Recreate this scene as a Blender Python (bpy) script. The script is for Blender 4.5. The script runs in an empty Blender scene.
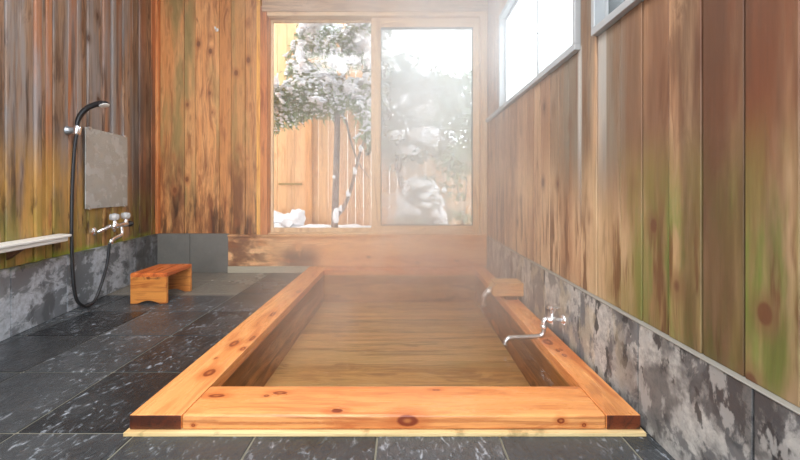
import bpy, bmesh, math, random
from mathutils import Vector, Matrix, noise as mnoise
random.seed(7)
S = bpy.context.scene
COL = S.collection
PI = math.pi

# ------------------------------------------------------------------ colour / nodes
def srgb(r, g, b):
    f = lambda c: (c/255/12.92) if c/255 <= .04045 else ((c/255+.055)/1.055)**2.4
    return (f(r), f(g), f(b), 1)

class N:
    """small node DSL around one material"""
    def __init__(s, name):
        s.m = bpy.data.materials.new(name); s.m.use_nodes = True
        s.t = s.m.node_tree; s.t.nodes.clear()
        s.out = s.t.nodes.new('ShaderNodeOutputMaterial')
    def n(s, typ, **kw):
        nd = s.t.nodes.new(typ)
        for k, v in kw.items(): setattr(nd, k, v)
        return nd
    def put(s, sock, v):
        if v is None: return
        if hasattr(v, 'is_linked') or isinstance(v, bpy.types.NodeSocket): s.t.links.new(v, sock)
        else: sock.default_value = v
    def math(s, op, a, b=None, c=None, clamp=False):
        nd = s.n('ShaderNodeMath', operation=op, use_clamp=clamp)
        s.put(nd.inputs[0], a); s.put(nd.inputs[1], b)
        if c is not None: s.put(nd.inputs[2], c)
        return nd.outputs[0]
    def vmath(s, op, a, b=None):
        nd = s.n('ShaderNodeVectorMath', operation=op)
        s.put(nd.inputs[0], a); s.put(nd.inputs[1], b)
        return nd.outputs['Value'] if op in ('LENGTH', 'DISTANCE') else nd.outputs[0]
    def obj(s): return s.n('ShaderNodeTexCoord').outputs['Object']
    def sep(s, v):
        nd = s.n('ShaderNodeSeparateXYZ'); s.put(nd.inputs[0], v); return nd.outputs
    def attr(s, name): return s.n('ShaderNodeAttribute', attribute_name=name).outputs['Fac']
    def noise(s, v, scale=1, detail=3, rough=.55, w=None, dist=0):
        nd = s.n('ShaderNodeTexNoise', noise_dimensions='4D' if w is not None else '3D')
        s.put(nd.inputs['Vector'], v)
        if w is not None: s.put(nd.inputs['W'], w)
        nd.inputs['Scale'].default_value = scale; nd.inputs['Detail'].default_value = detail
        nd.inputs['Roughness'].default_value = rough; nd.inputs['Distortion'].default_value = dist
        return nd.outputs['Fac']
    def step(s, v, lo, hi, a=0., b=1.):
        nd = s.n('ShaderNodeMapRange', interpolation_type='SMOOTHSTEP')
        s.put(nd.inputs[0], v); s.put(nd.inputs[1], lo); s.put(nd.inputs[2], hi)
        nd.inputs[3].default_value = a; nd.inputs[4].default_value = b
        return nd.outputs[0]
    def lin(s, v, lo, hi, a=0., b=1.):
        nd = s.n('ShaderNodeMapRange'); s.put(nd.inputs[0], v)
        nd.inputs[1].default_value = lo; nd.inputs[2].default_value = hi
        nd.inputs[3].default_value = a; nd.inputs[4].default_value = b
        return nd.outputs[0]
    def mix(s, f, a, b, mode='MIX'):
        nd = s.n('ShaderNodeMix', data_type='RGBA', blend_type=mode)
        s.put(nd.inputs['Factor'], f); s.put(nd.inputs[6], a); s.put(nd.inputs[7], b)
        return nd.outputs[2]
    def bump(s, h, strength=.3, dist=.01, normal=None):
        nd = s.n('ShaderNodeBump'); nd.inputs['Strength'].default_value = strength
        nd.inputs['Distance'].default_value = dist; s.put(nd.inputs['Height'], h)
        if normal is not None: s.put(nd.inputs['Normal'], normal)
        return nd.outputs[0]
    def bsdf(s, col, rough=.5, normal=None, metal=0., **kw):
        p = s.n('ShaderNodeBsdfPrincipled'); s.put(p.inputs['Base Color'], col)
        s.put(p.inputs['Roughness'], rough); s.put(p.inputs['Metallic'], metal)
        if normal is not None: s.put(p.inputs['Normal'], normal)
        for k, v in kw.items(): s.put(p.inputs[k.replace('_', ' ')], v)
        s.t.links.new(p.outputs[0], s.out.inputs[0]); return s.m

def plain(name, col, rough=.5, metal=0., **kw):
    return N(name).bsdf(col, rough, None, metal, **kw)

def trap(k, v, t):
    """trapezoid mask a->b rises, c->d falls"""
    a, b, c, d = t
    return k.math('MULTIPLY', k.step(v, a, b), k.step(v, c, d, 1., 0.))

def wood(name, base, alt, grain, across=(1, 0, 0), along=2, stains=(), knots=(), rnd_knots=0.0, rough=.55,
         knotcol=srgb(70, 35, 20), var=.25, bumps=.25, fine=1., scale=1., hue=None):
    """wood grain runs along the axis `along`; attribute pid separates boards; stains: colour, scale vec, lo, hi, amount, {axis: trapezoid}"""
    k = N(name); o = k.obj(); pid = k.attr('pid')
    sv = [22*scale]*3; sv[along] = 1.1*scale
    v = k.vmath('MULTIPLY', o, tuple(sv))
    w = k.math('MULTIPLY', pid, 13.7)
    warp = k.noise(k.vmath('MULTIPLY', o, tuple(1.5 if i == along else 5 for i in range(3))), 1, 2, w=w)
    wv = k.n('ShaderNodeCombineXYZ')
    for i in range(3):
        if i != along: k.put(wv.inputs[i], k.math('MULTIPLY', warp, 5.))
    vw = k.vmath('ADD', v, wv.outputs[0])
    n1 = k.noise(k.vmath('MULTIPLY', vw, (.35,)*3), 1, 3, w=w)
    n2 = k.noise(vw, 1.2, 5, .65, w=w)
    fv = [150]*3; fv[along] = 4
    n3 = k.noise(k.vmath('MULTIPLY', o, tuple(fv)), 1, 2, w=w)
    c = k.mix(k.step(n1, .34, .66), base, alt)
    c = k.mix(k.math('MULTIPLY', k.step(n2, .47, .66), .85), c, grain)
    c = k.mix(k.math('MULTIPLY', k.step(n3, .48, .68), .5*fine), c, grain)
    wn = k.n('ShaderNodeTexWhiteNoise', noise_dimensions='1D'); k.put(wn.inputs['W'], w)
    if hue is not None:
        wn2 = k.n('ShaderNodeTexWhiteNoise', noise_dimensions='1D'); k.put(wn2.inputs['W'], k.math('ADD', w, 3.3))
        c = k.mix(k.math('MULTIPLY', k.step(wn2.outputs['Value'], .35, .95), .8), c, hue)
    br = k.lin(wn.outputs['Value'], 0, 1, 1-var, 1+var)
    cb = k.n('ShaderNodeCombineXYZ')
    for i in range(3): k.put(cb.inputs[i], br)
    c = k.mix(1., c, cb.outputs[0], 'MULTIPLY')
    xyz = k.sep(o)
    for st in stains:
        col, sc, lo, hi, amt, masks = st
        f = k.step(k.noise(k.vmath('MULTIPLY', o, sc), 1, 4, .6, w=k.math('ADD', k.math('MULTIPLY', w, .15), sum(sc))), lo, hi)
        f = k.math('MULTIPLY', f, amt)
        for ax, t in masks.items(): f = k.math('MULTIPLY', f, trap(k, xyz[ax], t))
        c = k.mix(f, c, col)
    if rnd_knots:
        vs = [1/.13]*3; vs[along] = 1/.34
        vo = k.n('ShaderNodeTexVoronoi', feature='F1'); k.put(vo.inputs['Vector'], k.vmath('MULTIPLY', o, tuple(vs)))
        vo.inputs['Scale'].default_value = 1
        es = [1.]*3; 
        sc_ = k.sep(vo.outputs['Color'])
        has = k.step(sc_[0], 1-rnd_knots, 1-rnd_knots+.02)
        # undo the anisotropy so the knots are nearly round
        dv = k.vmath('SUBTRACT', k.vmath('MULTIPLY', o, tuple(vs)), vo.outputs['Position'])
        dv = k.vmath('MULTIPLY', dv, tuple(1.7 if i == along else 1. for i in range(3)))
        dd = k.math('ADD', k.vmath('LENGTH', dv), k.math('MULTIPLY', k.math('SUBTRACT', n2, .5), .06))
        f = k.math('MULTIPLY', k.step(dd, .12, .18, 1., 0.), has)
        c = k.mix(k.math('MULTIPLY', f, .9), c, knotcol)
        f2 = k.math('MULTIPLY', k.step(dd, .15, .42, .55, 0.), has)
        c = k.mix(f2, c, grain)
    kd = None
    for (p, rad) in knots:
        d = k.vmath('LENGTH', k.vmath('MULTIPLY', k.vmath('SUBTRACT', o, p), tuple(1/r for r in rad)))
        kd = d if kd is None else k.math('MINIMUM', kd, d)
    if kd is not None:
        kd = k.math('ADD', kd, k.math('MULTIPLY', k.math('SUBTRACT', n2, .5), .9))
        c = k.mix(k.step(kd, 1.0, 2.6, .6, 0.), c, grain)
        c = k.mix(k.step(kd, .75, 1.05, .92, 0.), c, knotcol)
        c = k.mix(k.step(kd, .15, .6, .5, 0.), c, alt)
    b = k.bump(k.math('ADD', n2, k.math('MULTIPLY', n3, .5)), bumps, .004)
    r = k.lin(n2, .3, .7, rough-.08, rough+.12)
    return k.bsdf(c, r, b)

def slate(name, c1, c2, pale, amt, rough=.22, streak=(9, 16, 9), spec=.5, bump=.5, stains=(), sharp=False):
    k = N(name); o = k.obj(); pid = k.attr('pid'); w = k.math('MULTIPLY', pid, 9.1)
    n1 = k.noise(o, 3.6 if sharp else 2.2, 4, .6, w=w); n2 = k.noise(k.vmath('MULTIPLY', o, streak), 1.6, 6, .65, w=w, dist=.6)
    n3 = k.noise(o, 60, 3, .6)
    wn = k.n('ShaderNodeTexWhiteNoise', noise_dimensions='1D'); k.put(wn.inputs['W'], w)
    c = k.mix(k.step(k.math('ADD', k.math('MULTIPLY', n1, .6), k.math('MULTIPLY', wn.outputs['Value'], .22)), .2, .68), c1, c2)
    f = k.math('MULTIPLY', k.step(n2, .54, .70), k.step(n1, .36, .62))
    if sharp:
        f = k.math('MULTIPLY', k.step(k.math('ADD', k.math('MULTIPLY', n2, .6), k.math('MULTIPLY', n1, .4)), .485, .53), k.lin(k.noise(o, 26, 4, .7), .3, .6, .35, 1.))
    c = k.mix(k.math('MULTIPLY', f, amt), c, pale)
    c = k.mix(k.math('MULTIPLY', k.step(n3, .45, .75), .3), c, c1)
    xyz = k.sep(o)
    for st in stains:
        col, sc, lo, hi, a, masks = st
        ff = k.math('MULTIPLY', k.step(k.noise(k.vmath('MULTIPLY', o, sc), 1, 5, .6), lo, hi), a)
        for ax, t in masks.items(): ff = k.math('MULTIPLY', ff, trap(k, xyz[ax], t))
        c = k.mix(ff, c, col)
    h = k.math('ADD', k.math('MULTIPLY', n2, 1.), k.math('MULTIPLY', n3, .12))
    r = k.lin(n1, .3, .7, rough-.1, rough+.16)
    return k.bsdf(c, r, k.bump(h, bump, .012), Specular_IOR_Level=spec)

# ------------------------------------------------------------------ mesh helpers
class MB:
    def __init__(s): s.v = []; s.f = []; s.mi = []; s.pid = []
    def add(s, verts, faces, mi=0, pid=0.):
        b = len(s.v); s.v += [tuple(v) for v in verts]
        for f in faces: s.f.append(tuple(b+i for i in f)); s.mi.append(mi); s.pid.append(pid)
        return s
    def box(s, x0, x1, y0, y1, z0, z1, mi=0, pid=None):
        if pid is None: pid = random.random()
        x0, x1 = min(x0, x1), max(x0, x1); y0, y1 = min(y0, y1), max(y0, y1); z0, z1 = min(z0, z1), max(z0, z1)
        v = [(x, y, z) for z in (z0, z1) for y in (y0, y1) for x in (x0, x1)]
        return s.add(v, [(0, 2, 3, 1), (4, 5, 7, 6), (0, 1, 5, 4), (2, 6, 7, 3), (0, 4, 6, 2), (1, 3, 7, 5)], mi, pid)
    def prism(s, pts, a0, a1, axis=1, mi=0, pid=0.):
        """2-D outline extruded along axis (0,1,2); pts are the two other coordinates in order"""
        def mk(p, a):
            l = list(p); l.insert(axis, a); return tuple(l)
        n = len(pts); v = [mk(p, a0) for p in pts]+[mk(p, a1) for p in pts]
        f = [tuple(range(n))[::-1], tuple(range(n, 2*n))]+[(i, (i+1) % n, n+(i+1) % n, n+i) for i in range(n)]
        return s.add(v, f, mi, pid)
    def tube(s, pts, rad, seg=14, smooth=6, mi=0, pid=0., cap=True):
        P = [Vector(p) for p in pts]; R = rad if isinstance(rad, (list, tuple)) else [rad]*len(P)
        Q = []; RR = []
        if smooth > 1 and len(P) > 2:
            for i in range(len(P)-1):
                p0 = P[max(i-1, 0)]; p1 = P[i]; p2 = P[i+1]; p3 = P[min(i+2, len(P)-1)]
                for j in range(smooth):
                    t = j/smooth
                    Q.append(.5*((2*p1)+(p2-p0)*t+(2*p0-5*p1+4*p2-p3)*t*t+(3*p1-p0-3*p2+p3)*t**3)); RR.append(R[i]*(1-t)+R[i+1]*t)
            Q.append(P[-1]); RR.append(R[-1])
        else: Q, RR = P, R
        up = Vector((.13, .21, 1)).normalized(); verts = []; prev = None
        for i, q in enumerate(Q):
            t = (Q[min(i+1, len(Q)-1)]-Q[max(i-1, 0)]).normalized()
            a = (prev - t*prev.dot(t)) if prev is not None else t.cross(up)
            if a.length < 1e-5: a = t.cross(Vector((1, 0, 0)))
            a.normalize(); prev = a; b = t.cross(a)
            for k in range(seg):
                th = 2*PI*k/seg; verts.append(q+(a*math.cos(th)+b*math.sin(th))*RR[i])
        f = [(i*seg+k, i*seg+(k+1) % seg, (i+1)*seg+(k+1) % seg, (i+1)*seg+k) for i in range(len(Q)-1) for k in range(seg)]
        if cap: f += [tuple(range(seg))[::-1], tuple((len(Q)-1)*seg+k for k in range(seg))]
        return s.add(verts, f, mi, pid)
    def lathe(s, prof, c=(0, 0, 0), axis=(0, 0, 1), seg=24, mi=0, flute=0, nf=8):
        """profile (r, h) revolved round an axis through c"""
        ax = Vector(axis).normalized(); a = ax.orthogonal().normalized(); b = ax.cross(a); c = Vector(c); v = []
        for (r, h) in prof:
            for k in range(seg):
                th = 2*PI*k/seg; rr = r*(1+flute*math.cos(nf*th)); v.append(c+ax*h+(a*math.cos(th)+b*math.sin(th))*rr)
        n = len(prof)
        f = [(i*seg+k, i*seg+(k+1) % seg, (i+1)*seg+(k+1) % seg, (i+1)*seg+k) for i in range(n-1) for k in range(seg)]
        f += [tuple(range(seg))[::-1], tuple((n-1)*seg+k for k in range(seg))]
        return s.add(v, f, mi)
    def blob(s, c, r, sub=2, amp=.25, fr=2., mi=0, flat=None):
        bm = bmesh.new(); bmesh.ops.create_icosphere(bm, subdivisions=sub, radius=1); off = Vector((random.random()*50,)*3)
        vs = []
        for v in bm.verts:
            p = v.co.normalized(); d = 1+amp*mnoise.noise(p*fr+off)+amp*.5*mnoise.noise(p*fr*2.3+off)
            q = Vector((p.x*r[0], p.y*r[1], p.z*r[2]))*d
            if flat is not None and q.z < flat*r[2]: q.z = flat*r[2]
            vs.append(q+Vector(c))
        fs = [[v.index for v in f.verts] for f in bm.faces]; bm.free()
        return s.add(vs, fs, mi)
    def build(s, name, mats, parent=None, loc=None, rz=None, bevel=0., smooth=False, seg=2):
        me = bpy.data.meshes.new(name); me.from_pydata(s.v, [], s.f)
        if not isinstance(mats, (list, tuple)): mats = [mats]
        for m in mats: me.materials.append(m)
        me.polygons.foreach_set('material_index', s.mi)
        at = me.attributes.new('pid', 'FLOAT', 'FACE'); at.data.foreach_set('value', s.pid)
        bm = bmesh.new(); bm.from_mesh(me); bmesh.ops.recalc_face_normals(bm, faces=bm.faces); bm.to_mesh(me); bm.free()
        if smooth: me.shade_smooth()
        o = bpy.data.objects.new(name, me); COL.objects.link(o)
        if loc is not None: o.location = loc
        if rz is not None: o.rotation_euler = (0, 0, rz)
        if parent is not None: o.parent = parent
        if bevel:
            b = o.modifiers.new('bevel', 'BEVEL'); b.width = bevel; b.segments = seg; b.limit_method = 'ANGLE'; b.angle_limit = .6
            if smooth is False: me.shade_smooth(); w = o.modifiers.new('wn', 'WEIGHTED_NORMAL')
        elif smooth:
            me.set_sharp_from_angle(angle=math.radians(50))
        return o

def tag(o, label=None, cat=None, group=None, kind=None):
    for a, b in (('label', label), ('category', cat), ('group', group), ('kind', kind)):
        if b: o[a] = b
    return o
def thing(name, loc, rz, label, cat, group=None):
    e = bpy.data.objects.new(name, None); COL.objects.link(e); e.location = loc; e.rotation_euler = (0, 0, rz)
    e.empty_display_size = .1
    return tag(e, label, cat, group)
def struct(o, label=None): return tag(o, label, None, None, 'structure')

# ------------------------------------------------------------------ materials
orange = srgb(222, 140, 74)
M = {}
M['tub_grain'] = srgb(178, 88, 38)
def rimwood(name, along, knots, **kw):
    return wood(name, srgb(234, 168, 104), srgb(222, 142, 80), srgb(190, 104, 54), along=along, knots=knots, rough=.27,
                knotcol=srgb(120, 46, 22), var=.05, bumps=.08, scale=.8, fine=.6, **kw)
K = lambda x, y, z, a, b: ((x, y, z), (a, b, .03))
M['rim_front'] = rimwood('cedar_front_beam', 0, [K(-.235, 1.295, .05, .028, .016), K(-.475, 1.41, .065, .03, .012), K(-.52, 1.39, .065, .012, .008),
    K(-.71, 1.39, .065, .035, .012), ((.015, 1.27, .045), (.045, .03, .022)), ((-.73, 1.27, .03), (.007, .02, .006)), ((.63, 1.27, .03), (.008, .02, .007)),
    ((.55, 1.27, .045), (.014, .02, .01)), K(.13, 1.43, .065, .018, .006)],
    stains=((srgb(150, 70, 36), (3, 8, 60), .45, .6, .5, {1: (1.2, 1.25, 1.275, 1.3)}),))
M['rim_left'] = rimwood('cedar_left_beam', 1, [K(-.83, 1.565, .065, .025, .035), K(-.86, 1.86, .065, .02, .04), K(-.79, 1.80, .065, .012, .02),
    K(-.795, 1.93, .065, .012, .035), K(-.82, 2.3, .065, .015, .04), K(-.8, 2.8, .065, .02, .04), K(-.87, 1.70, .065, .008, .01)])
M['rim_right'] = rimwood('cedar_right_beam', 1, [K(.745, 1.88, .065, .026, .04), K(.755, 1.78, .065, .01, .018), K(.775, 1.79, .065, .008, .015),
    K(.765, 1.73, .065, .012, .018)], stains=((srgb(120, 66, 40), (8, 3, 8), .5, .62, .35, {0: (.6, .7, .76, .84)}),))
M['rim_back'] = rimwood('cedar_back_beam', 0, [K(.2, 3.6, .065, .03, .015)])
M['endgrain'] = wood('cedar_end_grain', srgb(112, 54, 30), srgb(72, 34, 20), srgb(40, 20, 14), along=1, rough=.35, var=.1, bumps=.2)
M['base_trim'] = wood('pale_base_strip', srgb(232, 208, 156), srgb(222, 192, 136), srgb(184, 148, 96), along=0, rough=.5, var=.05,
    stains=((srgb(120, 95, 50), (14, 10, 10), .55, .68, .5, {}),))
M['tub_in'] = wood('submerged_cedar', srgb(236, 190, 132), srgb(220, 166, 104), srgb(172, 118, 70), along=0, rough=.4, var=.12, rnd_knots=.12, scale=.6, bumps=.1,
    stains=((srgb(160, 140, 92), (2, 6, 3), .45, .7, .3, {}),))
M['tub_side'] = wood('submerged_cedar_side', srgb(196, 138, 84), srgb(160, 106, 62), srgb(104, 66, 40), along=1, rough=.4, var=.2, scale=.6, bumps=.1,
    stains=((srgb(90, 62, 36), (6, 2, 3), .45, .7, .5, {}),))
M['apron'] = wood('cedar_apron', srgb(242, 194, 144), srgb(234, 180, 126), srgb(206, 142, 92), along=0, rough=.45, var=.05, scale=.6,
    knots=[((-.35, 3.73, .16), (.02, .03, .012)), ((.15, 3.73, .1), (.02, .03, .02)), ((.55, 3.73, .12), (.03, .03, .01))],
    stains=((srgb(104, 58, 38), (5, 3, 9), .38, .56, .85, {0: (-3, -2.5, -1.55, -1.2)}),
            (srgb(96, 62, 48), (7, 3, 9), .33, .47, .85, {0: (-1.34, -1.14, -.98, -.76), 2: (-.1, 0, .16, .32)}),
            (srgb(190, 112, 60), (2, 3, 12), .5, .7, .5, {})))
M['frame_wood'] = wood('window_frame_wood', srgb(234, 204, 166), srgb(224, 190, 148), srgb(190, 150, 110), along=0, rough=.45, var=.04)
M['frame_wood_v'] = wood('window_stile_wood', srgb(234, 204, 166), srgb(224, 190, 148), srgb(190, 150, 110), along=2, rough=.45, var=.04)
M['jamb'] = wood('orange_jamb', srgb(222, 150, 94), srgb(204, 126, 74), srgb(150, 84, 50), along=2, rough=.45, var=.06)
M['lintel'] = wood('lintel_wood', srgb(206, 178, 150), srgb(190, 160, 132), srgb(150, 120, 96), along=0, rough=.5, var=.1)
M['ceiling'] = wood('ceiling_boards', srgb(170, 122, 84), srgb(146, 100, 66), srgb(96, 64, 44), along=1, rough=.6, var=.12)
M['bright_wood'] = wood('pale_strip', srgb(248, 196, 112), srgb(240, 178, 90), srgb(200, 130, 60), along=2, rough=.45, var=.03)

M['wall_left'] = wood('weathered_boards_left', srgb(170, 136, 108), srgb(142, 116, 96), srgb(84, 58, 42), along=2, rough=.36, var=.26, bumps=.5, rnd_knots=.22,
    hue=srgb(186, 116, 70), knotcol=srgb(54, 32, 24),
    stains=((srgb(142, 140, 140), (11, 4, .9), .38, .60, .8, {2: (.5, 1.2, 4, 5), 0: (.15, .4, 6, 7)}),
            (srgb(188, 190, 194), (26, 4, .8), .60, .70, .7, {2: (.9, 1.5, 4, 5), 0: (.3, .5, 6, 7)}),
            (srgb(58, 44, 36), (16, 4, .9), .52, .62, .75, {2: (-1, 0, 1.6, 2.6)}),
            (srgb(194, 150, 82), (9, 4, 1.6), .34, .56, .85, {2: (.2, .3, .85, 1.3), 0: (.35, .6, 5, 6)}),
            (srgb(48, 34, 28), (5, 4, 1.2), .25, .5, .7, {0: (-1, -.5, .3, .6), 2: (.1, .2, 1.6, 2.4)}),  # near-solid dark tone towards the back corner
            (srgb(132, 128, 60), (10, 4, 2), .42, .60, .7, {2: (.2, .3, .5, .95)}),
            (srgb(70, 42, 22), (13, 4, 3), .53, .62, .85, {2: (.2, .3, .6, 1.)}),
            (srgb(142, 164, 52), (7, 4, 9), .42, .55, .7, {2: (.3, .36, .40, .45)})))
M['wall_back'] = wood('cedar_boards_back', srgb(234, 176, 118), srgb(216, 148, 90), srgb(160, 96, 56), along=2, rough=.45, var=.16, bumps=.3, rnd_knots=.45,
    hue=srgb(188, 140, 84), knotcol=srgb(62, 30, 20),
    stains=((srgb(140, 128, 80), (6, 3, 1.), .40, .60, .75, {0: (-2.7, -2.5, -2.2, -2.1), 2: (.4, .8, 3, 4)}),
            (srgb(142, 126, 76), (8, 3, 1.), .50, .64, .45, {0: (-2.1, -1.9, -1.4, -1.3)}),
            (srgb(96, 46, 26), (9, 3, 1.8), .42, .60, .75, {2: (0, .2, .8, 1.5)}),
            (srgb(58, 32, 22), (12, 3, 2), .50, .62, .8, {2: (0, .2, .6, 1.)})))
M['corner_post'] = wood('orange_corner_post', srgb(228, 158, 100), srgb(206, 126, 72), srgb(132, 76, 46), along=2, rough=.4, var=.04)
M['wall_right'] = wood('weathered_boards_right', srgb(196, 160, 124), srgb(172, 132, 98), srgb(112, 78, 54), along=2, rough=.5, var=.12, bumps=.4, rnd_knots=.30,
    hue=srgb(156, 116, 86), knotcol=srgb(76, 34, 22),
    stains=((srgb(220, 188, 150), (6, 6, 1.), .36, .6, .6, {2: (-1, 0, .8, 1.25)}),
            (srgb(104, 78, 58), (6, 7, .8), .32, .58, .85, {1: (-2, -1, 1.7, 2.4), 2: (.6, 1.1, 4, 5)}),
            (srgb(108, 56, 32), (7, 7, .9), .34, .58, .85, {1: (-2, -1, .9, 1.6), 2: (.55, .95, 1.5, 2.4)}),
            (srgb(122, 112, 58), (9, 7, 1.2), .36, .58, .8, {1: (-2, -1, 1.3, 1.9), 2: (.2, .3, .85, 1.1)}),
            (srgb(96, 120, 46), (12, 12, 1.8), .44, .60, .8, {1: (-2, -1, 1.2, 1.5), 2: (.3, .42, .72, .95)}),
            (srgb(100, 62, 36), (12, 16, 1.6), .52, .60, .8, {2: (.1, .3, .6, .95)}),
            (srgb(128, 120, 106), (6, 9, .7), .36, .58, .75, {1: (1.35, 1.5, 1.9, 2.3), 2: (.7, 1.1, 4, 5)}),
            (srgb(190, 188, 182), (6, 9, .7), .0, .5, .75, {1: (1.765, 1.78, 1.80, 1.825), 2: (.6, 1.3, 1.54, 1.56)}),
            (srgb(176, 174, 168), (6, 9, .7), .0, .5, .7, {1: (1.555, 1.57, 1.62, 1.645), 2: (.7, 1.35, 1.54, 1.56)}),
            (srgb(76, 52, 36), (9, 9, .8), .34, .6, .75, {1: (-2, -1.5, 1.0, 1.5), 2: (-1, 0, 5, 6)}),
            (srgb(100, 62, 40), (9, 18, 1.), .48, .56, .9, {1: (2.9, 3.1, 3.5, 3.7), 2: (.1, .2, .7, 1.1)})))
M['floor'] = slate('wet_slate', srgb(26, 29, 32), srgb(84, 88, 91), srgb(190, 198, 208), .8, .18, streak=(26, 14, 9), bump=.8,  # pale streaks: mineral veins plus wet glints and sheen painted into the colour
    stains=((srgb(132, 126, 114), (3, 3, 3), .2, .4, .85, {1: (2.9, 2.96, 6, 7), 0: (-4, -3.5, -1.36, -1.34)}),))
M['grout'] = plain('grout', srgb(122, 120, 106), .7)
M['stone_l'] = slate('slate_panel_left', srgb(108, 114, 120), srgb(146, 152, 158), srgb(208, 216, 226), .8, .35, streak=(4, 4, 6), bump=.25, sharp=True,
    stains=((srgb(84, 98, 52), (12, 8, 20), .4, .6, .6, {2: (.36, .39, .5, .6)}), (srgb(62, 64, 66), (6, 5, 3), .56, .64, .55, {}), (srgb(50, 46, 42), (9, 5, 3), .3, .5, .75, {0: (-1, -.5, .3, .75)})))  # last entry darkens the panels towards the back corner
M['stone_b'] = slate('slate_panel_back', srgb(98, 97, 94), srgb(130, 127, 120), srgb(160, 158, 150), .35, .4, streak=(5, 5, 7), bump=.15)
M['stone_r'] = slate('slate_panel_right', srgb(98, 99, 101), srgb(138, 136, 133), srgb(206, 203, 196), .8, .4, streak=(7, 7, 5), bump=.4, sharp=True,
    stains=((srgb(40, 40, 42), (14, 11, 6), .56, .60, .85, {}), (srgb(192, 182, 160), (7, 8, 4), .50, .58, .6, {1: (1.3, 1.5, 2.6, 3)}), (srgb(50, 50, 53), (5, 4, 4), .42, .56, .75, {1: (-2, -1, 1.2, 1.7)}),  # weak light on the farther panels made up for by paler colour
            (srgb(170, 168, 164), (16, 14, 7), .56, .62, .7, {1: (-2, -1, 1.2, 1.7)})))
M['stone_cap'] = plain('stone_ledge', srgb(150, 148, 140), .5)
M['concrete'] = plain('pale_stone_strip', srgb(176, 168, 148), .6)
M['slab'] = plain('bath_surround_slab', srgb(70, 66, 60), .8)

def metal_mat(name, col, rough): return plain(name, col, rough, 1.)
M['chrome'] = metal_mat('chrome', (.92, .93, .96, 1), .18)
M['steel'] = metal_mat('brushed_steel', (.62, .62, .62, 1), .28)
M['alu'] = plain('aluminium_frame', srgb(176, 180, 182), .4, .35)
M['black_plastic'] = plain('black_plastic', srgb(34, 34, 36), .3)
k = N('ribbed_black_hose'); o = k.obj(); z = k.sep(o)
M['hose'] = k.bsdf(srgb(48, 48, 50), .35, k.bump(k.noise(o, 120, 1), .4, .002), .4)
M['white_plastic'] = plain('white_plastic', srgb(236, 236, 232), .35)
M['crystal'] = plain('clear_acrylic', (.93, .95, .97, 1), .08, 0., Transmission_Weight=.55, IOR=1.45)
k = N('fogged_mirror'); o = k.obj()
f = k.step(k.noise(o, 9, 4), .4, .65); d = k.n('ShaderNodeTexVoronoi'); d.inputs['Scale'].default_value = 38; k.put(d.inputs['Vector'], o)
dr = k.step(d.outputs['Distance'], .12, .2, 1., 0.)
M['mirror'] = k.bsdf(k.mix(f, srgb(172, 176, 172), srgb(184, 189, 188)), k.lin(f, 0, 1, .2, .35), k.bump(dr, .6, .004), .15)
M['rust'] = plain('mirror_edge', srgb(70, 60, 50), .5, .4)
# clear glass, fogged glass, frosted glass
def glass(name, haze, hazecol, scale=1.2, rough=.05):
    k = N(name); o = k.obj()
    tr = k.n('ShaderNodeBsdfTransparent'); tr.inputs[0].default_value = (.97, .98, .98, 1)
    tl = k.n('ShaderNodeBsdfTranslucent'); tl.inputs[0].default_value = hazecol
    gl = k.n('ShaderNodeBsdfGlossy'); gl.inputs['Roughness'].default_value = rough; gl.inputs['Color'].default_value = (.9, .9, .9, 1)
    f = k.lin(k.noise(o, scale, 4), .3, .7, max(haze-.12, 0) if haze else 0, min(haze+.1, 1) if haze else 0)
    a = k.n('ShaderNodeMixShader'); k.put(a.inputs[0], f); k.t.links.new(tr.outputs[0], a.inputs[1]); k.t.links.new(tl.outputs[0], a.inputs[2])
    fr = k.n('ShaderNodeFresnel'); fr.inputs[0].default_value = 1.45
    b = k.n('ShaderNodeMixShader'); k.put(b.inputs[0], k.math('MULTIPLY', fr.outputs[0], .6)); k.t.links.new(a.outputs[0], b.inputs[1]); k.t.links.new(gl.outputs[0], b.inputs[2])
    k.t.links.new(b.outputs[0], k.out.inputs[0]); return k.m
M['clear'] = glass('clear_glass', 0, (1, 1, 1, 1))
M['fogged'] = glass('fogged_glass', .26, (.9, .93, .93, 1))
M['frosted'] = glass('frosted_glass', .86, (.95, .97, .97, 1), .8, .3)
M['grey_pane'] = glass('dim_frosted_glass', .8, (.16, .17, .17, 1), 6, .2)
# water: clear surface, Fresnel reflection over a see-through body
k = N('hot_spring_water'); o = k.obj()
h = k.math('ADD', k.noise(k.vmath('MULTIPLY', o, (3.5, 5, 1)), 1, 2), k.math('MULTIPLY', k.noise(o, 16, 2), .12))
nm = k.bump(h, .16, .05)
tr = k.n('ShaderNodeBsdfTransparent'); tr.inputs[0].default_value = (.94, .93, .88, 1)
gl = k.n('ShaderNodeBsdfGlossy'); gl.inputs['Roughness'].default_value = .06; k.put(gl.inputs['Normal'], nm)
fr = k.n('ShaderNodeFresnel'); fr.inputs[0].default_value = 1.33; k.put(fr.inputs['Normal'], nm)
b = k.n('ShaderNodeMixShader'); k.put(b.inputs[0], fr.outputs[0]); k.t.links.new(tr.outputs[0], b.inputs[1]); k.t.links.new(gl.outputs[0], b.inputs[2])
k.t.links.new(b.outputs[0], k.out.inputs[0]); M['water'] = k.m
k = N('pouring_water')
tr = k.n('ShaderNodeBsdfTransparent'); gl = k.n('ShaderNodeBsdfGlossy'); gl.inputs['Roughness'].default_value = .1
fr = k.n('ShaderNodeLayerWeight'); fr.inputs[0].default_value = .45
b = k.n('ShaderNodeMixShader'); k.put(b.inputs[0], k.lin(fr.outputs['Facing'], 0, 1, .3, 1.)); k.t.links.new(tr.outputs[0], b.inputs[1]); k.t.links.new(gl.outputs[0], b.inputs[2])
k.t.links.new(b.outputs[0], k.out.inputs[0]); M['stream'] = k.m

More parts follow.
